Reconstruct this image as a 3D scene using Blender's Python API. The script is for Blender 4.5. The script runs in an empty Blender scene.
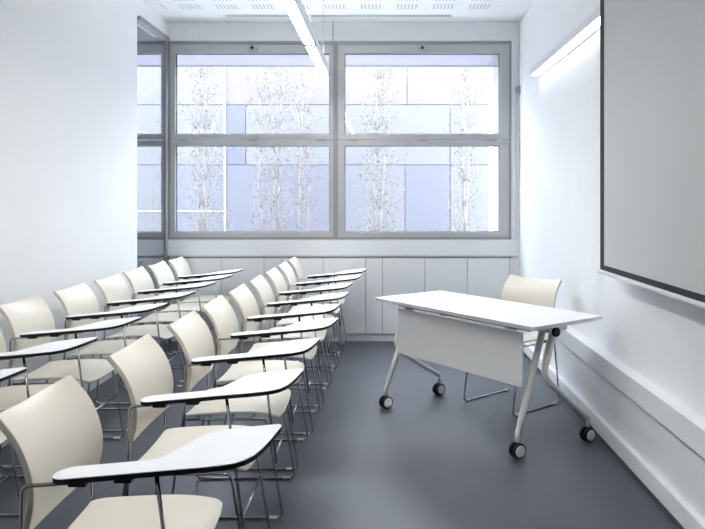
import bpy, bmesh, math, random
from mathutils import Vector, Matrix
random.seed(7)
S = bpy.context.scene
COL = S.collection
H, F, VX, VY = 1.40, 695.0, 386.0, 200.0      # eye height, focal length in pixels, principal point

# ------------------------------------------------------------------ materials
def mat(name, col, rough=0.5, metal=0.0, emit=0.0, ecol=None, noise=0.0, nscale=8.0, bump=0.0, bscale=200.0, coat=0.0, spec=0.5, trans=0.0):
    m = bpy.data.materials.new(name); m.use_nodes = True
    nt = m.node_tree; b = nt.nodes['Principled BSDF']
    b.inputs['Base Color'].default_value = (*col, 1)
    b.inputs['Roughness'].default_value = rough
    b.inputs['Metallic'].default_value = metal
    b.inputs['Specular IOR Level'].default_value = spec
    b.inputs['Coat Weight'].default_value = coat
    if trans: b.inputs['Transmission Weight'].default_value = trans
    if emit:
        b.inputs['Emission Color'].default_value = (*(ecol or col), 1)
        b.inputs['Emission Strength'].default_value = emit
    tc = nt.nodes.new('ShaderNodeTexCoord')
    if noise:
        n = nt.nodes.new('ShaderNodeTexNoise'); n.inputs['Scale'].default_value = nscale; n.inputs['Detail'].default_value = 6
        nt.links.new(tc.outputs['Object'], n.inputs['Vector'])
        mr = nt.nodes.new('ShaderNodeMapRange')
        mr.inputs['From Min'].default_value = 0.3; mr.inputs['From Max'].default_value = 0.7
        mr.inputs['To Min'].default_value = 1 - noise; mr.inputs['To Max'].default_value = 1 + noise
        nt.links.new(n.outputs['Fac'], mr.inputs['Value'])
        mx = nt.nodes.new('ShaderNodeVectorMath'); mx.operation = 'SCALE'
        mx.inputs[0].default_value = col
        nt.links.new(mr.outputs['Result'], mx.inputs['Scale'])
        nt.links.new(mx.outputs['Vector'], b.inputs['Base Color'])
    if bump:
        n2 = nt.nodes.new('ShaderNodeTexNoise'); n2.inputs['Scale'].default_value = bscale
        nt.links.new(tc.outputs['Object'], n2.inputs['Vector'])
        bp = nt.nodes.new('ShaderNodeBump'); bp.inputs['Strength'].default_value = bump; bp.inputs['Distance'].default_value = 0.002
        nt.links.new(n2.outputs['Fac'], bp.inputs['Height'])
        nt.links.new(bp.outputs['Normal'], b.inputs['Normal'])
    return m

def glass_mat(name, tint=(1, 1, 1), ior=1.5):
    m = bpy.data.materials.new(name); m.use_nodes = True
    nt = m.node_tree; nt.nodes.clear()
    out = nt.nodes.new('ShaderNodeOutputMaterial'); mix = nt.nodes.new('ShaderNodeMixShader')
    tr = nt.nodes.new('ShaderNodeBsdfTransparent'); tr.inputs['Color'].default_value = (*tint, 1)
    gl = nt.nodes.new('ShaderNodeBsdfGlossy'); gl.inputs['Roughness'].default_value = 0.0
    fr = nt.nodes.new('ShaderNodeFresnel'); fr.inputs['IOR'].default_value = ior
    nt.links.new(fr.outputs[0], mix.inputs[0]); nt.links.new(tr.outputs[0], mix.inputs[1]); nt.links.new(gl.outputs[0], mix.inputs[2])
    nt.links.new(mix.outputs[0], out.inputs['Surface'])
    return m

M = {}
M['wall'] = mat('wall_paint', (0.82, 0.832, 0.845), 0.6, noise=0.01, nscale=3, bump=0.05, bscale=300)
M['panel'] = mat('grey_panel', (0.78, 0.80, 0.82), 0.5, noise=0.008)
M['cabinet'] = mat('cabinet_laminate', (0.77, 0.795, 0.815), 0.42, noise=0.008)
M['cabinet_dark'] = mat('cabinet_gap', (0.16, 0.17, 0.18), 0.7)
M['white_lacquer'] = mat('white_lacquer', (0.80, 0.805, 0.81), 0.42)
M['white_lam'] = mat('white_laminate', (0.86, 0.865, 0.87), 0.35, noise=0.005)
M['tablet_white'] = mat('tablet_laminate', (0.84, 0.85, 0.87), 0.35, noise=0.005)
M['black_edge'] = mat('black_edge', (0.012, 0.012, 0.013), 0.5, spec=0.25)
M['shell'] = mat('cream_plastic', (0.70, 0.657, 0.562), 0.32, bump=0.05, bscale=400, noise=0.006)
M['shell_side'] = mat('cream_plastic_edge', (0.70, 0.67, 0.60), 0.45)
M['chrome'] = mat('chrome_tube', (0.50, 0.50, 0.51), 0.16, 1.0)
M['glide'] = mat('clear_glide', (0.72, 0.73, 0.74), 0.3)
M['leg_paint'] = mat('pale_grey_paint', (0.80, 0.79, 0.745), 0.4)
M['alu'] = mat('window_aluminium', (0.50, 0.50, 0.505), 0.42, 0.4, noise=0.02, nscale=2)
M['alu_dark'] = mat('dark_aluminium', (0.33, 0.335, 0.34), 0.45, 0.4)
M['seal'] = mat('rubber_seal', (0.10, 0.10, 0.11), 0.7)
M['glass'] = glass_mat('window_glass', (0.96, 0.975, 0.985), 1.75)
M['pglass'] = glass_mat('partition_glass', (0.90, 0.93, 0.94), 2.3)
M['lamp_body'] = mat('lamp_aluminium', (0.70, 0.71, 0.73), 0.4, 0.2)
M['lamp_lit'] = mat('lamp_diffuser', (0.9, 0.9, 0.9), 0.5, emit=21.0, ecol=(1.0, 0.985, 0.96))
M['added_ceiling_fill'] = mat('added_ceiling_fill_glow', (0.9, 0.9, 0.9), 0.5, emit=14.0, ecol=(1.0, 0.985, 0.96))  # glow of the strip added to brighten the ceiling
M['washer_lit'] = mat('washer_diffuser', (0.9, 0.9, 0.9), 0.5, emit=1.8, ecol=(1.0, 0.985, 0.96))
M['screen'] = mat('screen_fabric', (0.55, 0.565, 0.57), 0.8, bump=0.04, bscale=900)
M['screen_black'] = mat('screen_border', (0.025, 0.025, 0.027), 0.8)
M['steel'] = mat('steel', (0.5, 0.5, 0.52), 0.3, 1.0)
M['dark_skirting'] = mat('dark_skirting', (0.085, 0.085, 0.095), 0.6)
M['rail_grey'] = mat('rail_grey', (0.30, 0.30, 0.31), 0.5, 0.3)
M['blind'] = mat('blind_fabric', (0.52, 0.51, 0.55), 0.8)
nt = M['blind'].node_tree; b_ = nt.nodes['Principled BSDF']; tl = nt.nodes.new('ShaderNodeBsdfTranslucent'); tl.inputs['Color'].default_value = (0.52, 0.51, 0.55, 1)
ad = nt.nodes.new('ShaderNodeMixShader'); ad.inputs[0].default_value = 0.75; ou = nt.nodes['Material Output']
nt.links.new(b_.outputs[0], ad.inputs[1]); nt.links.new(tl.outputs[0], ad.inputs[2]); nt.links.new(ad.outputs[0], ou.inputs['Surface'])
M['bark'] = mat('pale_bark', (0.22, 0.19, 0.19), 0.8, noise=0.2, nscale=30)
M['leaf'] = mat('pale_leaf', (0.10, 0.125, 0.065), 0.6)
M['leaf_light'] = mat('silver_leaf', (0.26, 0.23, 0.225), 0.6)
for k_, c_ in (('leaf', (0.10, 0.125, 0.065)), ('leaf_light', (0.26, 0.23, 0.225))):
    nt = M[k_].node_tree; tl = nt.nodes.new('ShaderNodeBsdfTranslucent'); tl.inputs['Color'].default_value = (*c_, 1)
    ad = nt.nodes.new('ShaderNodeMixShader'); ad.inputs[0].default_value = 0.5; ou = nt.nodes['Material Output']
    nt.links.new(nt.nodes['Principled BSDF'].outputs[0], ad.inputs[1]); nt.links.new(tl.outputs[0], ad.inputs[2]); nt.links.new(ad.outputs[0], ou.inputs['Surface'])
M['ground'] = mat('outdoor_paving', (0.5, 0.5, 0.5), 0.9, noise=0.1, nscale=3)

def floor_mat():
    m = mat('grey_linoleum', (0.078, 0.085, 0.106), 0.36, spec=0.42)
    nt = m.node_tree; b = nt.nodes['Principled BSDF']; tc = nt.nodes.new('ShaderNodeTexCoord')
    n1 = nt.nodes.new('ShaderNodeTexNoise'); n1.inputs['Scale'].default_value = 70; n1.inputs['Detail'].default_value = 5
    n2 = nt.nodes.new('ShaderNodeTexNoise'); n2.inputs['Scale'].default_value = 2.2; n2.inputs['Detail'].default_value = 4
    mp = nt.nodes.new('ShaderNodeMapping'); mp.inputs['Scale'].default_value = (1, 0.35, 1)
    nt.links.new(tc.outputs['Object'], mp.inputs['Vector'])
    nt.links.new(mp.outputs['Vector'], n1.inputs['Vector']); nt.links.new(tc.outputs['Object'], n2.inputs['Vector'])
    ad = nt.nodes.new('ShaderNodeMath'); ad.operation = 'ADD'
    nt.links.new(n1.outputs['Fac'], ad.inputs[0]); nt.links.new(n2.outputs['Fac'], ad.inputs[1])
    mr = nt.nodes.new('ShaderNodeMapRange'); mr.inputs['From Min'].default_value = 0.7; mr.inputs['From Max'].default_value = 1.3
    mr.inputs['To Min'].default_value = 0.93; mr.inputs['To Max'].default_value = 1.07
    nt.links.new(ad.outputs[0], mr.inputs['Value'])
    mx = nt.nodes.new('ShaderNodeVectorMath'); mx.operation = 'SCALE'; mx.inputs[0].default_value = (0.078, 0.085, 0.106)
    nt.links.new(mr.outputs['Result'], mx.inputs['Scale']); nt.links.new(mx.outputs['Vector'], b.inputs['Base Color'])
    m2 = nt.nodes.new('ShaderNodeMapRange'); m2.inputs['To Min'].default_value = 0.30; m2.inputs['To Max'].default_value = 0.44
    nt.links.new(n2.outputs['Fac'], m2.inputs['Value']); nt.links.new(m2.outputs['Result'], b.inputs['Roughness'])
    return m
M['floor'] = floor_mat()

def ceiling_mat():
    """white plasterboard with blocks of slotted acoustic perforation"""
    m = mat('perforated_plasterboard', (0.84, 0.85, 0.86), 0.7)
    nt = m.node_tree; b = nt.nodes['Principled BSDF']; tc = nt.nodes.new('ShaderNodeTexCoord')
    sp = nt.nodes.new('ShaderNodeSeparateXYZ'); nt.links.new(tc.outputs['Object'], sp.inputs[0])
    def mth(op, a, bv):
        n = nt.nodes.new('ShaderNodeMath'); n.operation = op
        for i, v in enumerate((a, bv)):
            if isinstance(v, (int, float)): n.inputs[i].default_value = v
            else: nt.links.new(v, n.inputs[i])
        return n.outputs[0]
    x, y = sp.outputs[0], sp.outputs[1]
    def rep(v, off, period, duty):
        f = mth('FLOORED_MODULO', mth('ADD', v, off), period)
        return mth('LESS_THAN', f, period * duty)
    k = rep(x, 0.24 + 3.3, 0.33, 0.64)
    k = mth('MULTIPLY', k, rep(x, 3.0, 0.033, 0.42))
    k = mth('MULTIPLY', k, rep(y, 30 * 0.3 - 6.36, 0.27, 0.62))
    k = mth('MULTIPLY', k, mth('LESS_THAN', y, 6.54))
    k = mth('MULTIPLY', k, mth('LESS_THAN', x, 1.0)); k = mth('MULTIPLY', k, mth('GREATER_THAN', x, -2.05))
    mx = nt.nodes.new('ShaderNodeMix'); mx.data_type = 'RGBA'
    mx.inputs[6].default_value = (0.84, 0.85, 0.86, 1); mx.inputs[7].default_value = (0.50, 0.51, 0.52, 1)
    nt.links.new(k, mx.inputs[0]); nt.links.new(mx.outputs[2], b.inputs['Base Color'])
    return m
M['ceiling'] = ceiling_mat()

# ------------------------------------------------------------------ mesh helpers
def link(name, bm, m, parent=None, smooth=False, bevel=0.0, bseg=2):
    me = bpy.data.meshes.new(name)
    bmesh.ops.recalc_face_normals(bm, faces=bm.faces)
    bm.to_mesh(me); bm.free()
    ms = m if isinstance(m, (list, tuple)) else [m]
    for q in ms: me.materials.append(q)
    if smooth:
        for p in me.polygons: p.use_smooth = True
    o = bpy.data.objects.new(name, me); COL.objects.link(o)
    if parent is not None: o.parent = parent
    if bevel:
        bv = o.modifiers.new('bevel', 'BEVEL'); bv.width = bevel; bv.segments = bseg; bv.limit_method = 'ANGLE'; bv.angle_limit = math.radians(40)
        for p in me.polygons: p.use_smooth = True
        wn = o.modifiers.new('wn', 'WEIGHTED_NORMAL')
    return o

def add_box(bm, x0, x1, y0, y1, z0, z1, mi=0, mtx=None):
    vs = [bm.verts.new((x, y, z)) for x in (x0, x1) for y in (y0, y1) for z in (z0, z1)]
    if mtx is not None:
        for v in vs: v.co = mtx @ v.co
    for f in ((0, 1, 3, 2), (4, 6, 7, 5), (0, 4, 5, 1), (2, 3, 7, 6), (0, 2, 6, 4), (1, 5, 7, 3)):
        fc = bm.faces.new([vs[i] for i in f]); fc.material_index = mi
    return vs

def box(name, x0, x1, y0, y1, z0, z1, m, parent=None, bevel=0.0):
    bm = bmesh.new(); add_box(bm, x0, x1, y0, y1, z0, z1)
    return link(name, bm, m, parent, bevel=bevel)

def fillet(pts, r, n=6):
    pts = [Vector(p) for p in pts]; out = [pts[0]]
    for a, b, c in zip(pts, pts[1:], pts[2:]):
        u, v = (a - b), (c - b); lu, lv = u.length, v.length; u.normalize(); v.normalize()
        ang = u.angle(v)
        if ang > math.pi - 0.02: out.append(b); continue
        t = min(r / math.tan(ang / 2), lu * 0.48, lv * 0.48)
        p0, p1 = b + u * t, b + v * t
        for i in range(n + 1):
            s = i / n
            out.append(p0 * (1 - s) ** 2 + b * 2 * s * (1 - s) + p1 * s * s)
    out.append(pts[-1]); return out

def add_tube(bm, pts, r, seg=10, mi=0, closed_ends=True):
    pts = [Vector(p) for p in pts]; rs = r if isinstance(r, (list, tuple)) else [r] * len(pts)
    tang = []
    for i in range(len(pts)):
        a = pts[max(i - 1, 0)]; b = pts[min(i + 1, len(pts) - 1)]
        tang.append((b - a).normalized())
    t0 = tang[0]; up = Vector((0, 0, 1)) if abs(t0.z) < 0.9 else Vector((1, 0, 0))
    n = t0.cross(up).normalized(); rings = []
    for i, p in enumerate(pts):
        t = tang[i]; n = (n - t * n.dot(t)).normalized(); bnm = t.cross(n)
        rings.append([bm.verts.new(p + (n * math.cos(k * 2 * math.pi / seg) + bnm * math.sin(k * 2 * math.pi / seg)) * rs[i]) for k in range(seg)])
    for a, b in zip(rings, rings[1:]):
        for k in range(seg):
            f = bm.faces.new((a[k], a[(k + 1) % seg], b[(k + 1) % seg], b[k])); f.smooth = True; f.material_index = mi
    if closed_ends:
        for rg in (rings[0], rings[-1]):
            f = bm.faces.new(rg); f.material_index = mi

def tube(name, pts, r, m, parent=None, fr=0.0, seg=10):
    bm = bmesh.new(); add_tube(bm, fillet(pts, fr) if fr else pts, r, seg)
    me = link(name, bm, m, parent)
    return me

def shell(name, func, nu, nv, thick, m, parent=None):
    """closed curved sheet: func(u,v) -> point, u and v in 0..1"""
    P = [[Vector(func(i / nu, j / nv)) for j in range(nv + 1)] for i in range(nu + 1)]
    def nrm(i, j):
        a = P[min(i + 1, nu)][j] - P[max(i - 1, 0)][j]; b = P[i][min(j + 1, nv)] - P[i][max(j - 1, 0)]
        return a.cross(b).normalized()
    bm = bmesh.new()
    A = [[bm.verts.new(P[i][j] + nrm(i, j) * thick / 2) for j in range(nv + 1)] for i in range(nu + 1)]
    B = [[bm.verts.new(P[i][j] - nrm(i, j) * thick / 2) for j in range(nv + 1)] for i in range(nu + 1)]
    for i in range(nu):
        for j in range(nv):
            bm.faces.new((A[i][j], A[i + 1][j], A[i + 1][j + 1], A[i][j + 1]))
            bm.faces.new((B[i][j], B[i][j + 1], B[i + 1][j + 1], B[i + 1][j]))
    for i in range(nu):
        bm.faces.new((A[i][0], B[i][0], B[i + 1][0], A[i + 1][0])); bm.faces.new((A[i][nv], A[i + 1][nv], B[i + 1][nv], B[i][nv]))
    for j in range(nv):
        bm.faces.new((A[0][j], A[0][j + 1], B[0][j + 1], B[0][j])); bm.faces.new((A[nu][j], B[nu][j], B[nu][j + 1], A[nu][j + 1]))
    return link(name, bm, m, parent, bevel=0.003)

def prism(name, poly, z0, z1, m, parent=None, zf=None, bevel=0.0):
    bm = bmesh.new(); zf = zf or (lambda x: 0.0)
    a = [bm.verts.new((x, y, z0 + zf(x))) for x, y in poly]; b = [bm.verts.new((x, y, z1 + zf(x))) for x, y in poly]
    bm.faces.new(a); bm.faces.new(b); n = len(poly)
    for i in range(n): bm.faces.new((a[i], a[(i + 1) % n], b[(i + 1) % n], b[i]))
    return link(name, bm, m, parent, bevel=bevel)

def add_disc(bm, c, axis, r, h, seg=24, mi=0):
    c = Vector(c); axis = Vector(axis).normalized()
    add_tube(bm, [c - axis * h / 2, c + axis * h / 2], r, seg, mi)

def tag(o, label=None, cat=None, group=None, kind=None):
    if label: o['label'] = label
    if cat: o['category'] = cat
    if group: o['group'] = group
    if kind: o['kind'] = kind
    return o

def empty(name, loc=(0, 0, 0), rz=0.0):
    o = bpy.data.objects.new(name, None); COL.objects.link(o); o.location = loc; o.rotation_euler = (0, 0, rz)
    o.empty_display_size = 0.1
    return o

def struct(o): o['kind'] = 'structure'; return o

def copy_tree(o, parent=None):
    c = o.copy(); COL.objects.link(c)
    if parent is not None: c.parent = parent
    for ch in list(o.children): copy_tree(ch, c)
    return c

# ------------------------------------------------------------------ dimensions of the room
XL, XR, YB, ZC = -2.17, 1.32, 6.90, 3.167
YF = -2.6                     # rear wall, behind the camera
XA = -5.2                     # far side of the room beyond the glass partition
SB = YB / F
def bx(px): return (px - VX) * SB
def bz(py): return H - (py - VY) * SB

# ------------------------------------------------------------------ setting
struct(box('floor', XA, XR + 0.1, YF, YB + 0.2, -0.1, 0.0, M['floor']))
struct(box('ceiling', XA, XR + 0.1, YF, YB + 0.2, ZC, ZC + 0.25, M['ceiling']))
struct(box('wall_right', XR, XR + 0.15, YF, YB + 0.2, 0, ZC, M['wall']))
struct(box('wall_rear', XA, XR, YF - 0.15, YF, 0, ZC, M['wall']))
struct(box('wall_left', XL - 0.12, XL, YF, 6.06, 0, ZC, M['wall']))
struct(box('wall_far_left', XA - 0.15, XA, YF, YB + 0.2, 0, ZC, M['wall']))

WX0, WX1, WZ0, WZ1 = bx(168), bx(511.5), bz(239.5), bz(41)
# back wall built round the window band
struct(box('wall_back_top', XA, XR, YB, YB + 0.2, WZ1, ZC, M['panel']))
struct(box('wall_back_bottom', XA, XR, YB, YB + 0.2, bz(257), WZ0, M['wall']))
struct(box('wall_back_lower', XA, XR, YB + 0.19, YB + 0.2, 0, bz(257), M['wall']))
struct(box('wall_back_right', WX1, XR, YB, YB + 0.2, WZ0, WZ1, M['wall']))
struct(box('wall_back_left', XA, -5.0, YB, YB + 0.2, WZ0, WZ1, M['wall']))
# upright cover strips beside the window, joint in the upper band
bm = bmesh.new()
add_box(bm, WX1 + 0.012, WX1 + 0.040, YB - 0.012, YB, bz(257), ZC)
add_box(bm, WX1 + 0.046, WX1 + 0.072, YB - 0.020, YB, bz(257), ZC)
struct(link('trim_1', bm, M['panel'], bevel=0.002))
struct(box('trim_2', bx(332.6), bx(333.4), YB - 0.002, YB, WZ1, ZC, M['cabinet_dark']))
# sill apron under the window
bm = bmesh.new()
add_box(bm, XA, XR, YB - 0.022, YB, bz(255.5), bz(240.5))
struct(link('trim_3', bm, M['panel'], bevel=0.003))
struct(box('trim_4', XA, XR, YB - 0.010, YB, bz(257.4), bz(255.5), M['alu']))

# right hand wall: dado ledge, panel, skirting
bm = bmesh.new(); add_box(bm, 1.245, XR, YF, YB, 0.385, 0.498)
struct(link('trim_5', bm, M['wall'], bevel=0.004))
struct(box('trim_6', 1.278, XR, YF, YB, 0.10, 0.385, M['wall']))
bm = bmesh.new(); add_box(bm, 1.245, XR, YF, YB, 0.026, 0.118)
struct(link('baseboard_right', bm, M['wall'], bevel=0.006))
struct(box('baseboard_dark', 1.247, XR, YF, YB, 0.0, 0.026, M['dark_skirting']))

# ------------------------------------------------------------------ windows
def make_window(name, x0, x1, lf, rf, latch=True):
    """one bay: outer frame, upper and lower sash, panes. lf, rf = widths of the side members"""
    root = empty(name, ((x0 + x1) / 2, YB, WZ0)); struct(root)
    inv = Matrix.Translation(-Vector(root.location))
    Y0, Y1 = YB + 0.005, YB + 0.085
    zt0, zt1 = bz(145.5), bz(134)
    gtop, gbot = bz(53), bz(232)
    gx0, gx1 = x0 + lf, x1 - rf
    bm = bmesh.new()           # outer frame: perimeter + transom
    add_box(bm, x0, x1, Y0 - 0.012, Y1, WZ1 - 0.030, WZ1)
    add_box(bm, x0, x1, Y0 - 0.012, Y1, WZ0, WZ0 + 0.024)
    add_box(bm, x0, x0 + 0.022, Y0 - 0.008, Y1, WZ0, WZ1)
    add_box(bm, x1 - 0.022, x1, Y0 - 0.008, Y1, WZ0, WZ1)
    bm.transform(inv); link('window_frame', bm, M['alu_dark'], root, bevel=0.003)
    for zz0, zz1, nm in ((zt1, gtop, 'upper'), (gbot, zt0, 'lower')):
        top = WZ1 - 0.030 if nm == 'upper' else (zt0 + zt1) / 2 - 0.004
        bot = (zt0 + zt1) / 2 + 0.004 if nm == 'upper' else WZ0 + 0.024
        bm = bmesh.new()
        add_box(bm, x0 + 0.022, x1 - 0.022, Y0, Y1 - 0.01, zz1, top)
        add_box(bm, x0 + 0.022, x1 - 0.022, Y0, Y1 - 0.01, bot, zz0)
        add_box(bm, x0 + 0.022, gx0, Y0, Y1 - 0.01, zz0, zz1)
        add_box(bm, gx1, x1 - 0.022, Y0, Y1 - 0.01, zz0, zz1)
        bm.transform(inv); sash = link('sash', bm, M['alu'], root, bevel=0.003)
        bm = bmesh.new()       # dark gasket round the pane
        g = 0.007
        for a in ((gx0, gx1, zz1 - g, zz1), (gx0, gx1, zz0, zz0 + g), (gx0, gx0 + g, zz0, zz1), (gx1 - g, gx1, zz0, zz1)):
            add_box(bm, a[0], a[1], Y0 + 0.028, Y0 + 0.05, a[2], a[3])
        bm.transform(inv); link('gasket', bm, M['seal'], sash)
        bm = bmesh.new(); add_box(bm, gx0 + g, gx1 - g, Y0 + 0.036, Y0 + 0.042, zz0 + g, zz1 - g)
        # a single sheet is enough for thin glass
        bm.free(); bm = bmesh.new()
        vs = [bm.verts.new(c) for c in ((gx0, Y0 + 0.04, zz0), (gx1, Y0 + 0.04, zz0), (gx1, Y0 + 0.04, zz1), (gx0, Y0 + 0.04, zz1))]
        bm.faces.new(vs); bm.transform(inv); link('pane', bm, M['glass'], sash)
    cx = (gx0 + gx1) / 2
    if latch:
        bm = bmesh.new(); add_box(bm, cx - 0.045, cx + 0.055, Y0 - 0.016, Y0 + 0.004, bz(50.5), bz(46.0)); bm.transform(inv)
        l = link('latch', bm, M['alu'], root, bevel=0.004)
        bm = bmesh.new(); add_disc(bm, (cx, Y0 - 0.018, bz(48)), (0, 1, 0), 0.015, 0.02, 16); bm.transform(inv)
        link('latch_button', bm, M['black_edge'], l)
        for hx in (gx0 + 0.08, cx, gx1 - 0.08):
            bm = bmesh.new(); add_box(bm, hx - 0.05, hx + 0.05, Y0 - 0.008, Y0 + 0.004, bz(141.2), bz(139.6)); bm.transform(inv)
            link('hinge', bm, M['alu_dark'], root, bevel=0.002)
    return root
XM = bx(335.5)
make_window('window_1', WX0, XM, bx(175) - WX0, XM - bx(329.5))
make_window('window_2', XM, WX1, bx(344.5) - XM, WX1 - bx(500))
make_window('window_3', -5.0, bx(166.6), 0.07, bx(166.6) - bx(161), latch=False)

# external roller blinds, drawn down a hand's breadth
for nm, x0, x1, lab in (('roller_blind', bx(170), bx(332), 'pale lilac roller blind rolled almost fully up behind the left window'),
                        ('roller_blind', bx(342), bx(505), 'pale lilac roller blind rolled almost fully up behind the right window'),
                        ('roller_blind', -4.95, bx(163), 'pale lilac roller blind seen through the glass partition')):
    r = empty(nm, ((x0 + x1) / 2, YB + 0.16, bz(66) - 0.05)); tag(r, lab, 'blind', 'outside roller blinds'); off = -Vector(r.location)
    bm = bmesh.new(); add_box(bm, x0, x1, YB + 0.157, YB + 0.163, H + 134 * (YB + 0.16) / F, WZ1 + 0.06); bm.transform(Matrix.Translation(off)); link('fabric', bm, M['blind'], r)
    bm = bmesh.new(); add_tube(bm, [(x0, YB + 0.16, H + 133.5 * (YB + 0.16) / F), (x1, YB + 0.16, H + 133.5 * (YB + 0.16) / F)], 0.009, 8); bm.transform(Matrix.Translation(off)); link('bottom_bar', bm, M['alu'], r)

# ------------------------------------------------------------------ glass partition in line with the left wall
gp = empty('glass_partition', (XL, 6.48, 0)); tag(gp, 'floor-standing glass partition with dark metal rail between the white wall and the window', 'glass partition')
bm = bmesh.new(); add_box(bm, -0.03, 0.03, 6.06 - 6.48, YB - 0.03 - 6.48, WZ1 - 0.015, WZ1 + 0.03)
link('top_rail', bm, M['alu_dark'], gp, bevel=0.003)
bm = bmesh.new(); add_box(bm, -0.022, 0.012, YB - 0.075 - 6.48, YB - 0.03 - 6.48, 0.0, WZ1)
link('post', bm, M['alu_dark'], gp, bevel=0.003)
bm = bmesh.new(); add_box(bm, -0.03, 0.03, 6.06 - 6.48, YB - 0.075 - 6.48, 0.0, 0.05)
link('bottom_rail', bm, M['alu_dark'], gp, bevel=0.003)
bm = bmesh.new(); ya, yb2 = 6.06 - 6.48, YB - 0.075 - 6.48
bm.faces.new([bm.verts.new(c) for c in ((0, ya, 0.05), (0, yb2, 0.05), (0, yb2, WZ1), (0, ya, WZ1))])
link('pane', bm, M['pglass'], gp)
struct(box('wall_bulkhead', XL - 0.12, XL, 6.06, YB, WZ1 + 0.03, ZC, M['wall']))

# ------------------------------------------------------------------ cabinets along the back wall
CT, CK = bz(257.6), bz(333)
seams = [bx(p) for p in (222.8 - 42, 222.8, 264.5, 281.5, 323.5, 365.7, 382.4, 424.7, 467, 509)]
def cabinet(x0, x1, doors, lab, cat='cabinet', name='cabinet', right_end=None):
    r = empty(name, ((x0 + x1) / 2, YB, 0)); tag(r, lab, cat, 'low cabinets under the window' if name == 'cabinet' else 'filler panels between the cabinets')
    ox = r.location.x
    bm = bmesh.new(); add_box(bm, x0 - ox, x1 - ox, -0.018, 0.15, CK, CT - 0.006); link('carcass', bm, M['cabinet_dark'], r)
    bm = bmesh.new(); add_box(bm, x0 - ox, x1 - ox, -0.004, 0.15, 0.0, CK); link('toe_kick', bm, M['cabinet'], r)
    n = len(doors) - 1
    for a, b in zip(doors, doors[1:]):
        bm = bmesh.new(); add_box(bm, a - ox + 0.0025, b - ox - 0.0025, -0.036, -0.018, CK, CT - 0.004)
        link('door' if name == 'cabinet' else 'face_panel', bm, M['cabinet'], r, bevel=0.0012)
s_ = seams
xl0 = XL + 0.03
cabinet(xl0, s_[2], [xl0, s_[0], s_[1], s_[2]], 'light grey low cabinet under the window nearest the glass partition')
cabinet(s_[2], s_[3], [s_[2], s_[3]], 'narrow grey filler panel behind the far end of the aisle chairs', 'panel', 'filler_panel')
cabinet(s_[3], s_[5], [s_[3], s_[4], s_[5]], 'light grey two-door low cabinet behind the tablets at the far end of the aisle chairs')
cabinet(s_[5], s_[6], [s_[5], s_[6]], 'narrow grey filler panel left of the white table top', 'panel', 'filler_panel')
cabinet(s_[6], s_[8], [s_[6], s_[7], s_[8]], 'light grey two-door low cabinet directly behind the white table')
cabinet(s_[8], 1.243, [s_[8], s_[9], 1.243], 'light grey low cabinet in the right corner behind the cream desk chair')
struct(box('trim_8', 1.2445, XR, YB - 0.02, YB + 0.19, 0.499, CT, M['cabinet']))
# darker panelling of the neighbouring room under its window
struct(box('trim_7', XA, XL - 0.04, YB - 0.03, YB + 0.18, 0, CT - 0.004, M['panel']))

# ------------------------------------------------------------------ tablet chairs.  local frame: faces +x, near side is -y
def smooth_profile(pts, t):
    """Catmull-Rom through pts, t 0..1"""
    n = len(pts) - 1; f = min(max(t, 0), 1) * n; i = min(int(f), n - 1); u = f - i
    p = [pts[max(i - 1, 0)], pts[i], pts[i + 1], pts[min(i + 2, n)]]
    return tuple(0.5 * ((2 * b) + (-a + c) * u + (2 * a - 5 * b + 4 * c - d) * u * u + (-a + 3 * b - 3 * c + d) * u ** 3) for a, b, c, d in zip(*p))

BACK = [(-0.168, 0.550), (-0.156, 0.60), (-0.152, 0.655), (-0.166, 0.72), (-0.197, 0.785), (-0.250, 0.848)]
def back_pt(u, v):
    y = (u - 0.5) * 2
    x, z = smooth_profile(BACK, v)
    hw = 0.209 + 0.010 * (1 - v ** 2)
    c = 0.0
    # rounded lower corners, top edge dips in the middle
    if v < 0.10: hw -= 0.012 * (1 - v / 0.10) ** 2
    z -= 0.020 * v ** 3 * (1 - y * y)
    x += (0.006 + 0.022 * v) * (abs(y) ** 2.2 - 1)
    return (x, y * hw, z)

SEAT = [(-0.175, 0.440), (-0.13, 0.446), (-0.05, 0.451), (0.04, 0.455), (0.12, 0.455), (0.180, 0.450), (0.222, 0.443), (0.246, 0.432)]
def seat_pt(u, v):
    y = (u - 0.5) * 2
    x, z = smooth_profile(SEAT, v)
    hw = 0.213 - 0.010 * max(0, (v - 0.85) / 0.15) ** 2 - 0.012 * max(0, (0.15 - v) / 0.15) ** 2
    z += 0.011 - 0.010 * (1 - y * y)
    x -= 0.012 * (abs(y) ** 4) * max(0, (v - 0.6) / 0.4)
    return (x, y * hw, z)

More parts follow.
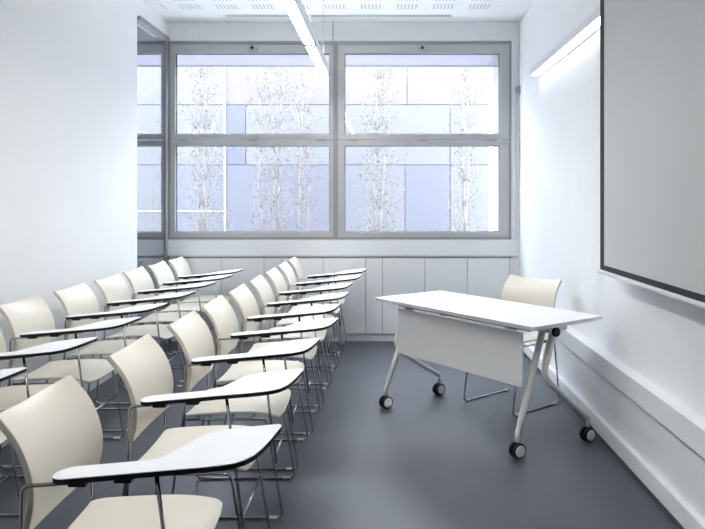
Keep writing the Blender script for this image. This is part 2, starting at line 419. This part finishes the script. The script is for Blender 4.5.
FY = 0.217
TILT = 0.085
def tz(x): return (x + 0.09) * TILT
def make_chair(name, tablet=True):
    r = empty(name)
    shell('seat', seat_pt, 16, 24, 0.011, M['shell'], r)
    shell('backrest', back_pt, 16, 20, 0.017, M['shell'], r)
    for s in (-1, 1):
        y = s * FY
        pts = [(-0.168, y, 0.665), (-0.168, y, 0.47), (-0.238, y, 0.0065), (0.268, y, 0.0065), (0.188, y, 0.436)]
        path = [(-0.166, s * 0.194, 0.655), (-0.172, s * 0.198, 0.58), (-0.178, y, 0.47), (-0.240, y, 0.0065), (0.258, y, 0.0065), (0.184, y, 0.439), (-0.165, y * 0.99, 0.437)]
        bm = bmesh.new(); add_tube(bm, fillet(path, 0.032), 0.0058, 8)
        fr = link('side_frame', bm, M['chrome'], r)
        for gx in (-0.185, 0.215):
            bm = bmesh.new(); add_tube(bm, [(gx - 0.02, y, 0.0075), (gx + 0.02, y, 0.0075)], 0.0075, 8); link('glide', bm, M['glide'], fr)
    lx = 0.258 - 0.072 * 0.6
    bm = bmesh.new(); add_tube(bm, [(lx, -FY, 0.26), (lx, FY, 0.26)], 0.0052, 8); link('stretcher', bm, M['chrome'], r)
    bm = bmesh.new()
    add_tube(bm, [(0.12, -FY, 0.439), (0.12, FY, 0.439)], 0.006, 8); link('seat_support', bm, M['chrome'], r)
    bm = bmesh.new(); add_tube(bm, [(-0.12, -FY, 0.437), (-0.12, FY, 0.437)], 0.006, 8); link('seat_support', bm, M['chrome'], r)
    if tablet:
        ya = -FY - 0.0125
        pts = [(-0.176, ya, 0.36), (-0.170, ya, 0.47), (-0.166, ya, 0.679), (-0.05, ya + 0.008, 0.681 + tz(-0.05)), (0.20, ya + 0.03, 0.682 + tz(0.20))]
        bm = bmesh.new(); add_tube(bm, fillet(pts, 0.02), 0.0055, 8)
        arm = link('tablet_arm', bm, M['chrome'], r)
        bm = bmesh.new(); add_tube(bm, [(0.230, ya, 0.25), (0.172, ya, 0.683 + tz(0.172))], 0.0056, 8)
        link('tablet_post', bm, M['chrome'], r)
        # outline of the writing tablet, seen from above
        yn, yf, yw = -0.250, -0.166, 0.046
        raw = []
        def arc(cx, cy, rr, a0, a1, n=8):
            for i in range(n + 1):
                a = math.radians(a0 + (a1 - a0) * i / n); raw.append((cx + rr * math.cos(a), cy + rr * math.sin(a)))
        rc = (yf - yn) / 2
        arc(-0.102 + rc, yn + rc, rc, 90, 270, 10)           # rounded narrow end
        raw.append((0.29, yn))
        ctrl = [(0.335, yn + 0.003), (0.365, yn + 0.011), (0.388, yn + 0.027), (0.405, yn + 0.055), (0.418, yn + 0.10), (0.430, yn + 0.17), (0.442, yw - 0.024)]
        raw += ctrl
        arc(0.424, yw - 0.018, 0.018, 0, 90, 5)
        raw += [(0.36, yw - 0.002), (0.29, yw - 0.009), (0.25, yw - 0.022)]
        for i in range(1, 8):
            t = i / 8; sm = t * t * (3 - 2 * t)
            raw.append((0.25 - 0.115 * t, (yw - 0.022) + (yf - yw + 0.024) * sm))
        raw += [(0.13, yf + 0.001), (0.06, yf)]
        tb = prism('writing_tablet', raw, 0.7005, 0.7025, M['tablet_white'], r, tz)
        cx = sum(p[0] for p in raw) / len(raw)
        prism('edge_band', raw, 0.688, 0.7005, M['black_edge'], tb, tz)
        for bxp in (-0.03, 0.085):
            bm = bmesh.new(); add_box(bm, bxp - 0.022, bxp + 0.022, yn + 0.006, yn + 0.045, 0.676 + tz(bxp), 0.690 + tz(bxp)); link('bracket', bm, M['black_edge'], tb, bevel=0.002)
    return r

def slide(chair, dx):
    for c in chair.children:
        if c.name.split('.')[0] == 'writing_tablet': c.location = (dx, 0, dx * TILT)
ORD = ['nearest', 'second', 'third', 'fourth', 'fifth', 'sixth', 'seventh', 'eighth', 'last']
right_y = [1.98, 2.655, 3.265, 3.82, 4.36, 4.92, 5.48, 6.04, 6.575]
right_x = [-1.000, -0.981, -0.961, -0.960, -0.940, -0.927, -0.914, -0.905, -0.893]
proto = make_chair('tablet_chair')
for i, (y, xt) in enumerate(zip(right_y, right_x)):
    o = proto if i == 0 else copy_tree(proto)
    o.location = (xt + 0.25, y, 0); o.rotation_euler = (0, 0, math.radians((0, 0.6, 0.5, -0.3, 0.3, 0.4, -0.2, 0.5, 0)[i]))
    if i == 0: lab = 'cream tablet-arm chair in the aisle row, biggest and nearest the camera'
    elif i == 8: lab = 'cream tablet-arm chair at the far end of the aisle row, against the grey cabinets'
    else: lab = 'cream tablet-arm chair in the aisle row, %s from the camera' % ORD[i]
    slide(o, (0.006, -0.030, -0.045, 0.005, -0.04, -0.03, -0.045, 0.0, 0.02)[i])
    tag(o, lab, 'chair', 'tablet chairs in the row beside the aisle')
FROM_WIN = ['nearest', 'second', 'third', 'fourth', 'fifth', 'sixth', 'seventh', 'eighth']
left_y = [2.70, 3.29, 3.85, 4.42, 4.98, 5.55, 6.08, 6.585]
left_x = [-2.02, -2.02, -2.04, -2.015, -2.005, -2.025, -2.015, -2.00]
for i, (y, xt) in enumerate(zip(left_y, left_x)):
    o = copy_tree(proto); o.location = (xt + 0.25, y, 0); o.rotation_euler = (0, 0, math.radians((0, .4, 0, -.4, .3, 0, .4, 0)[i]))
    k = 7 - i
    if k == 0: lab = 'cream tablet-arm chair along the left wall, against the cabinets under the window'
    elif i == 0: lab = 'cream tablet-arm chair by the left wall, cut by the photo edge'
    else: lab = 'cream tablet-arm chair along the left wall, %s from the window' % FROM_WIN[k]
    slide(o, (-0.085, -0.05, -0.02, -0.07, -0.06, -0.03, -0.02, -0.05)[i])
    tag(o, lab, 'chair', 'tablet chairs in the row along the left wall')

# ------------------------------------------------------------------ the table and its chair
TC = Vector((0.5816, 4.339, 0)); ang = math.atan2(-0.796, 0.605)
tbl = empty('folding_table', TC, ang)
tag(tbl, 'white flip-top table on four casters with a hanging front panel, beside the right wall', 'table')
# local frame: x along the table, y towards the wall
ztop = 0.740
bm = bmesh.new(); vs = add_box(bm, -0.697, 0.699, -0.30, 0.30, ztop - 0.024, ztop)
for v in vs:
    if v.co.z < ztop - 0.01: v.co.x *= 0.985; v.co.y *= 0.97
link('tabletop', bm, M['white_lam'], tbl, bevel=0.002)
bm = bmesh.new(); add_box(bm, -0.548, 0.540, -0.212, -0.200, 0.378, 0.676)
mp = link('modesty_panel', bm, M['white_lacquer'], tbl, bevel=0.0015)
for hx in (-0.45, -0.12, 0.45):
    bm = bmesh.new(); add_box(bm, hx - 0.03, hx + 0.03, -0.2, -0.165, 0.682, 0.714); link('hinge_bracket', bm, M['rail_grey'], mp, bevel=0.002)
bm = bmesh.new(); add_box(bm, -0.575, 0.575, -0.195, -0.150, 0.686, 0.715); link('rail', bm, M['rail_grey'], tbl, bevel=0.002)
bm = bmesh.new(); add_tube(bm, [(-0.60, 0.02, 0.668), (0.60, 0.02, 0.668)], 0.020, 14); link('beam', bm, M['leg_paint'], tbl)
def caster(x, y, rz):
    bm = bmesh.new(); mtx = Matrix.Translation((x, y, 0)) @ Matrix.Rotation(rz, 4, 'Z')
    # twin black wheels on a short axle, hooded
    for s in (-1, 1):
        add_tube(bm, [Vector((0, s * 0.008, 0.0415)), Vector((0, s * 0.011, 0.0415)), Vector((0, s * 0.024, 0.0415)), Vector((0, s * 0.027, 0.0415))], [0.037, 0.0415, 0.0415, 0.038], 24)
    add_tube(bm, [Vector((0, -0.009, 0.0415)), Vector((0, 0.009, 0.0415))], 0.025, 16)
    add_tube(bm, [Vector((0, 0, 0.045)), Vector((0, 0, 0.095))], 0.011, 12)
    bm.transform(mtx); c = link('caster', bm, M['black_edge'], tbl)
    for s in (-1, 1):
        bm = bmesh.new(); add_tube(bm, [Vector((0, s * 0.026, 0.0415)), Vector((0, s * 0.0295, 0.0415)), Vector((0, s * 0.031, 0.0415))], [0.033, 0.031, 0.022], 24)
        bm.transform(mtx); link('wheel_cap', bm, M['white_lam'], c)
    return c
for uf, ur, vf, vr, rs in ((-0.622, -0.648, -0.258, 0.240, (-93, -90)), (0.528, 0.600, -0.235, 0.282, (-100, -98))):
    s = 1 if ur > 0 else -1
    front = [(uf, -0.020, 0.690), (uf, vf + 0.022, 0.175), (uf, vf, 0.13), (uf, vf, 0.085)]
    bm = bmesh.new(); pf = fillet(front, 0.05); add_tube(bm, pf, [0.019 - 0.006 * i / (len(pf) - 1) for i in range(len(pf))], 14); link('front_leg', bm, M['leg_paint'], tbl)
    rear = [(ur, -0.015 if s > 0 else -0.045, 0.690), (ur, -0.115 if s > 0 else -0.165, 0.440 if s > 0 else 0.385), (ur, vr - 0.012, 0.150)]
    path = fillet(rear, 0.10, 10) + [Vector((ur, vr - 0.002, 0.138))]
    bm = bmesh.new(); add_tube(bm, path, [0.022 - 0.007 * i / (len(path) - 1) for i in range(len(path))], 14)
    add_tube(bm, [(ur, vr, 0.155), (ur, vr, 0.085)], 0.012, 12)
    link('rear_leg', bm, M['leg_paint'], tbl)
    bm = bmesh.new(); add_box(bm, min(uf, ur) - 0.022, max(uf, ur) + 0.022, -0.075, 0.075, 0.672, 0.716); link('leg_bracket', bm, M['leg_paint'], tbl, bevel=0.008)
    bm = bmesh.new(); add_disc(bm, (ur + s * 0.032, -0.040, 0.676), (1, 0, 0), 0.026, 0.022, 24); link('tilt_knob', bm, M['black_edge'], tbl, bevel=0.004)
    caster(uf, vf, math.radians(rs[0])); caster(ur, vr, math.radians(rs[1]))

dc = make_chair('sled_chair', tablet=False)
dc.location = (0.875, 4.81, 0); dc.rotation_euler = (0, 0, math.atan2(-0.64, -0.77))
for c in dc.children:
    if c.name.startswith('backrest'): c.scale = (1, 1.09, 1)
tag(dc, 'cream sled-base chair without a tablet, tucked behind the white table', 'chair')

# ------------------------------------------------------------------ lights of the room
PZ, PX0, PX1 = 2.467, -0.560, -0.485
pl = empty('pendant_light', ((PX0 + PX1) / 2, 0, PZ)); tag(pl, 'long slim white strip light hung on thin wires above the chairs', 'pendant light')
ox = pl.location.x
bm = bmesh.new(); add_box(bm, PX0 - ox, PX1 - ox, 1.33, 5.93, 0.012, 0.07); add_box(bm, PX1 - ox - 0.008, PX1 - ox, 1.33, 5.93, -0.003, 0.012); add_box(bm, PX0 - ox, PX0 - ox + 0.003, 1.33, 5.93, -0.003, 0.012); link('housing', bm, M['lamp_body'], pl, bevel=0.003)
ys = [5.93, 4.78, 3.63, 2.48, 1.33]
for a, b in zip(ys, ys[1:]):
    bm = bmesh.new(); add_box(bm, PX0 - ox + 0.003, PX1 - ox - 0.008, b + 0.034, a - 0.034, 0.0, 0.012); link('diffuser', bm, M['lamp_lit'], pl)
bm = bmesh.new(); add_box(bm, PX0 - ox + 0.012, PX1 - ox - 0.012, 1.40, 5.86, 0.068, 0.073); link('added_ceiling_fill', bm, M['added_ceiling_fill'], pl)  # unseen glowing strip on top of the housing, added to lift the ceiling
for y in ys[1:-1]:
    bm = bmesh.new(); add_box(bm, PX0 - ox - 0.001, PX1 - ox + 0.001, y - 0.034, y + 0.034, -0.004, 0.02); link('joint_plate', bm, M['rail_grey'], pl)
for y in (5.80, 4.78, 2.48, 1.40):
    bm = bmesh.new(); add_tube(bm, [(0, y, 0.07), (0, y, ZC - PZ)], 0.0018, 6); c = link('cable', bm, M['steel'], pl)
    bm = bmesh.new(); add_tube(bm, [(0, y, ZC - PZ - 0.10), (0, y, ZC - PZ - 0.06)], 0.006, 8); link('cable_grip', bm, M['rail_grey'], c)

wl = empty('wall_light', (XR, 4.8, PZ)); tag(wl, 'slim linear light fixed high on the right wall, running behind the projection screen', 'wall light')
bm = bmesh.new()
add_box(bm, -0.085, 0.0, -1.6, 1.18, 0.012, 0.055); add_box(bm, -0.085, -0.080, -1.6, 1.18, -0.002, 0.012); add_box(bm, -0.014, 0.0, -1.6, 1.18, -0.012, 0.012)
link('housing', bm, M['lamp_body'], wl, bevel=0.002)
for a, b in ((1.17, 0.02), (0.0, -1.15), (-1.17, -1.59)):
    bm = bmesh.new(); add_box(bm, -0.076, -0.016, b, a, 0.0, 0.012); link('diffuser', bm, M['washer_lit'], wl)

# ------------------------------------------------------------------ projection screen
XS = 1.195; YS = XS * F / (600.6 - VX)
z_b = H - (269.2 - VY) * YS / F
ps = empty('projection_screen', (XS, (YS + 0.9) / 2, z_b)); tag(ps, 'large pull-down projection screen with black border hanging on the right wall', 'projection screen')
oy = ps.location.y; y0 = YS - 3.1 - oy; y1 = YS - oy; zt = ZC - 0.14 - z_b
bm = bmesh.new(); add_box(bm, -0.002, 0.002, y0 + 0.07, y1 - 0.07, 0.029, zt); link('fabric', bm, M['screen'], ps)
bm = bmesh.new()
add_box(bm, -0.0025, 0.0025, y0, y0 + 0.07, 0.0, zt); add_box(bm, -0.0025, 0.0025, y1 - 0.07, y1, 0.0, zt); add_box(bm, -0.0025, 0.0025, y0 + 0.07, y1 - 0.07, 0.0, 0.029)
link('black_border', bm, M['screen_black'], ps)
bm = bmesh.new(); add_tube(bm, [(0, y0 - 0.02, -0.012), (0, y1 + 0.02, -0.012)], 0.013, 12); link('bottom_bar', bm, M['lamp_body'], ps)
bm = bmesh.new(); add_box(bm, -0.05, XR - XS - 0.03, y0 - 0.1, y1 + 0.08, zt - 0.02, ZC - z_b); link('roller_case', bm, M['white_lacquer'], ps, bevel=0.01)

# small things on the walls and ceiling
se = empty('wall_sensor', (bx(517.8), YB - 0.02, bz(91))); tag(se, 'small round grey sensor on the strip right of the window', 'sensor')
bm = bmesh.new(); add_tube(bm, [(0, 0, 0), (0, -0.03, 0), (0, -0.045, 0), (0, -0.055, 0)], [0.022, 0.022, 0.040, 0.034], 20); link('head', bm, M['alu_dark'], se)
bm = bmesh.new(); add_disc(bm, (0, -0.056, 0), (0, 1, 0), 0.010, 0.004, 16); link('lens', bm, M['rail_grey'], se)
cv = empty('ceiling_vent', (-0.45, 6.656, ZC)); tag(cv, 'thin dark linear air slot in the white ceiling near the window', 'vent')
bm = bmesh.new(); add_box(bm, -1.09, 1.08, -0.028, -0.018, -0.006, 0.0); add_box(bm, -1.09, 1.08, 0.018, 0.028, -0.006, 0.0); link('frame', bm, M['white_lacquer'], cv)
bm = bmesh.new(); add_box(bm, -1.085, 1.075, -0.018, 0.018, -0.003, 0.0); link('slot', bm, M['seal'], cv)

# ------------------------------------------------------------------ outdoors
struct(box('ground', -14, 14, YB + 0.2, 24, -0.3, -0.1, M['ground']))
YE = 11.6; SE = YE / F
def ex(px): return (px - VX) * SE
def ez(py): return H - (py - VY) * SE
tint = {'pink': (0.113, 0.099, 0.102), 'pale': (0.110, 0.107, 0.115), 'blue': (0.089, 0.090, 0.111), 'mid': (0.103, 0.102, 0.115), 'deep': (0.078, 0.082, 0.108)}
FM = {k: mat('cladding_' + k, v, 0.6, noise=0.015, nscale=1.5) for k, v in tint.items()}
fac = empty('building', (0, YE + 0.3, -0.1)); tag(fac, 'pale blue and pink panel-clad building across from the windows', 'building')
bm = bmesh.new(); add_box(bm, -12, 12, -0.28, 6, 0, 4.7); link('wall', bm, mat('joint', (0.11, 0.108, 0.116), 0.7), fac)
def cl(p0, p1, q0, q1, k):
    g = 0.005
    bm = bmesh.new(); add_box(bm, ex(p0) + g, ex(p1) - g, -0.32, -0.28, ez(q1) + 0.1 + g, ez(q0) + 0.1 - g); link('cladding_panel', bm, FM[k], fac, bevel=0.003)
cl(60, 225, 10, 105, 'pale'); cl(225, 407, 10, 105, 'pink'); cl(407, 560, 10, 105, 'pink'); cl(560, 800, 10, 105, 'pale')
cl(60, 170, 105, 165, 'pale'); cl(170, 225, 105, 165, 'mid'); cl(225, 246, 105, 165, 'deep'); cl(246, 345, 105, 165, 'pale'); cl(345, 450, 105, 165, 'pale'); cl(450, 560, 105, 165, 'mid'); cl(560, 800, 105, 165, 'pale')
cl(60, 170, 165, 290, 'pale'); cl(170, 225, 165, 290, 'blue'); cl(225, 330, 165, 290, 'blue'); cl(330, 405, 165, 290, 'mid'); cl(405, 450, 165, 290, 'blue'); cl(450, 560, 165, 290, 'mid'); cl(560, 800, 165, 290, 'pale')
cl(-320, 60, 10, 165, 'pale'); cl(-320, 60, 165, 290, 'mid')
bm = bmesh.new(); add_tube(bm, [(ex(225.5), -0.36, 0.2), (ex(225.5), -0.36, 4.6)], 0.009, 10); link('downpipe', bm, M['white_lacquer'], fac)
bm = bmesh.new(); add_tube(bm, [(ex(120), -0.36, ez(211) + 0.1), (ex(225.5), -0.36, ez(211) + 0.1)], 0.007, 10); link('guard_rail', bm, M['white_lacquer'], fac)
pier = box('pier', 0, 0.10, 0, 0.30, 0, 3.4, M['white_lacquer']); pier.location = (bx(491.5) * 1.045, YB + 0.22, -0.1)
tag(pier, 'white outdoor pier at the right edge of the right window', 'pier')

def tree(px, Y, wpx, top, lab, seed, n=900):
    rnd = random.Random(seed)
    x = (px - VX) * Y / F; r = empty('tree', (x, Y, -0.1)); tag(r, lab, 'tree', 'slender trees outside the windows')
    hgt = top; w = wpx * Y / F / 1.5
    bm = bmesh.new(); tips = []
    for k in range(3):
        a = rnd.uniform(0, 6.28); dx, dy = math.cos(a) * 0.05, math.sin(a) * 0.05
        pts = [(dx * 0.4, dy * 0.4, 0)]; z = 0
        while z < hgt * rnd.uniform(0.85, 0.97):
            z += 0.35; dx += rnd.uniform(-0.04, 0.04); dy += rnd.uniform(-0.04, 0.04); pts.append((dx, dy, z))
        rr = [0.012 * (1 - 0.8 * i / len(pts)) + 0.003 for i in range(len(pts))]
        add_tube(bm, pts, rr, 6)
        for p in pts[2:]:
            for q in range(4):
                b = rnd.uniform(0, 6.28); L = w * rnd.uniform(0.4, 1.0) * (1 - 0.35 * p[2] / hgt)
                e = Vector(p) + Vector((math.cos(b) * L, math.sin(b) * L, rnd.uniform(0.25, 0.6)))
                mid = (Vector(p) + e) / 2 + Vector((0, 0, -0.04)); add_tube(bm, [p, mid, e], [0.0035, 0.0025, 0.0012], 4); tips.append((Vector(p), mid, e))
    link('trunk', bm, M['bark'], r)
    bm = bmesh.new()
    for i in range(n):
        p, mid, e = rnd.choice(tips); t = rnd.uniform(0.15, 1.05)
        c = p.lerp(mid, t * 2) if t < 0.5 else mid.lerp(e, t * 2 - 1)
        c = c + Vector((rnd.gauss(0, 0.07), rnd.gauss(0, 0.07), rnd.gauss(0, 0.07)))
        L = rnd.uniform(0.018, 0.038); d = Vector((rnd.gauss(0, 1), rnd.gauss(0, 1), rnd.gauss(0, 1))).normalized()
        s = d.orthogonal().normalized(); s.rotate(Matrix.Rotation(rnd.uniform(0, 6.28), 3, d))
        vs = [bm.verts.new(c), bm.verts.new(c + d * L * 0.5 + s * L * 0.32), bm.verts.new(c + d * L), bm.verts.new(c + d * L * 0.5 - s * L * 0.32)]
        f = bm.faces.new(vs); f.material_index = 0 if rnd.random() < 0.6 else 1
    fo = link('foliage', bm, [M['leaf'], M['leaf_light']], r); fo['kind'] = 'stuff'
tree(203, 9.4, 50, 3.75, 'slender pale tree behind the left part of the left window', 1, 3200)
tree(272, 8.9, 42, 3.85, 'slender pale tree in the middle of the left window', 2, 2400)
tree(303, 10.3, 34, 3.8, 'slender pale tree at the right side of the left window', 3, 1800)
tree(376, 9.4, 52, 3.8, 'slender pale tree behind the left part of the right window', 4, 3200)
tree(462, 9.6, 46, 3.85, 'slender pale tree behind the right part of the right window', 5, 2600)

# ------------------------------------------------------------------ daylight
w = bpy.data.worlds.new('World'); S.world = w; w.use_nodes = True
bg = w.node_tree.nodes['Background']; bg.inputs['Color'].default_value = (0.80, 0.885, 1.0, 1); bg.inputs['Strength'].default_value = 5.0
sun = bpy.data.lights.new('sun', 'SUN'); sun.energy = 0.5; sun.angle = math.radians(3); sun.color = (1.0, 0.97, 0.93)
so = bpy.data.objects.new('sun', sun); COL.objects.link(so); so.location = (-4, -4, 12)
so.rotation_euler = Vector((0.30, 0.62, -0.72)).to_track_quat('-Z', 'Y').to_euler()
# sky portals in the window openings: they only help the renderer find the daylight
for x0, x1 in ((WX0, WX1), (-5.0, WX0 - 0.1)):
    L = bpy.data.lights.new('sky_portal', 'AREA'); L.shape = 'RECTANGLE'; L.size = x1 - x0; L.size_y = WZ1 - WZ0; L.cycles.is_portal = True
    o = bpy.data.objects.new('sky_portal', L); COL.objects.link(o); o.location = ((x0 + x1) / 2, YB + 0.12, (WZ0 + WZ1) / 2); o.rotation_euler = (math.radians(-90), 0, 0)

# ------------------------------------------------------------------ camera
cam = bpy.data.cameras.new('camera'); co = bpy.data.objects.new('camera', cam); COL.objects.link(co)
co.location = (0, 0, H); co.rotation_euler = (math.radians(90), 0, 0)
cam.sensor_fit = 'HORIZONTAL'; cam.sensor_width = 36; cam.lens = F / 705 * 36
cam.shift_x = (352.5 - VX) / 705; cam.shift_y = (VY - 264.5) / 705
cam.clip_start = 0.05
S.camera = co
S.view_settings.view_transform = 'Standard'; S.view_settings.look = 'None'; S.view_settings.gamma = 1.0
S.view_settings.use_curve_mapping = False
S.view_settings.exposure = 1.42
S.cycles.use_denoising = True
S.cycles.max_bounces = 12; S.cycles.diffuse_bounces = 6; S.cycles.glossy_bounces = 5; S.cycles.transparent_max_bounces = 12
S.cycles.sample_clamp_indirect = 8.0
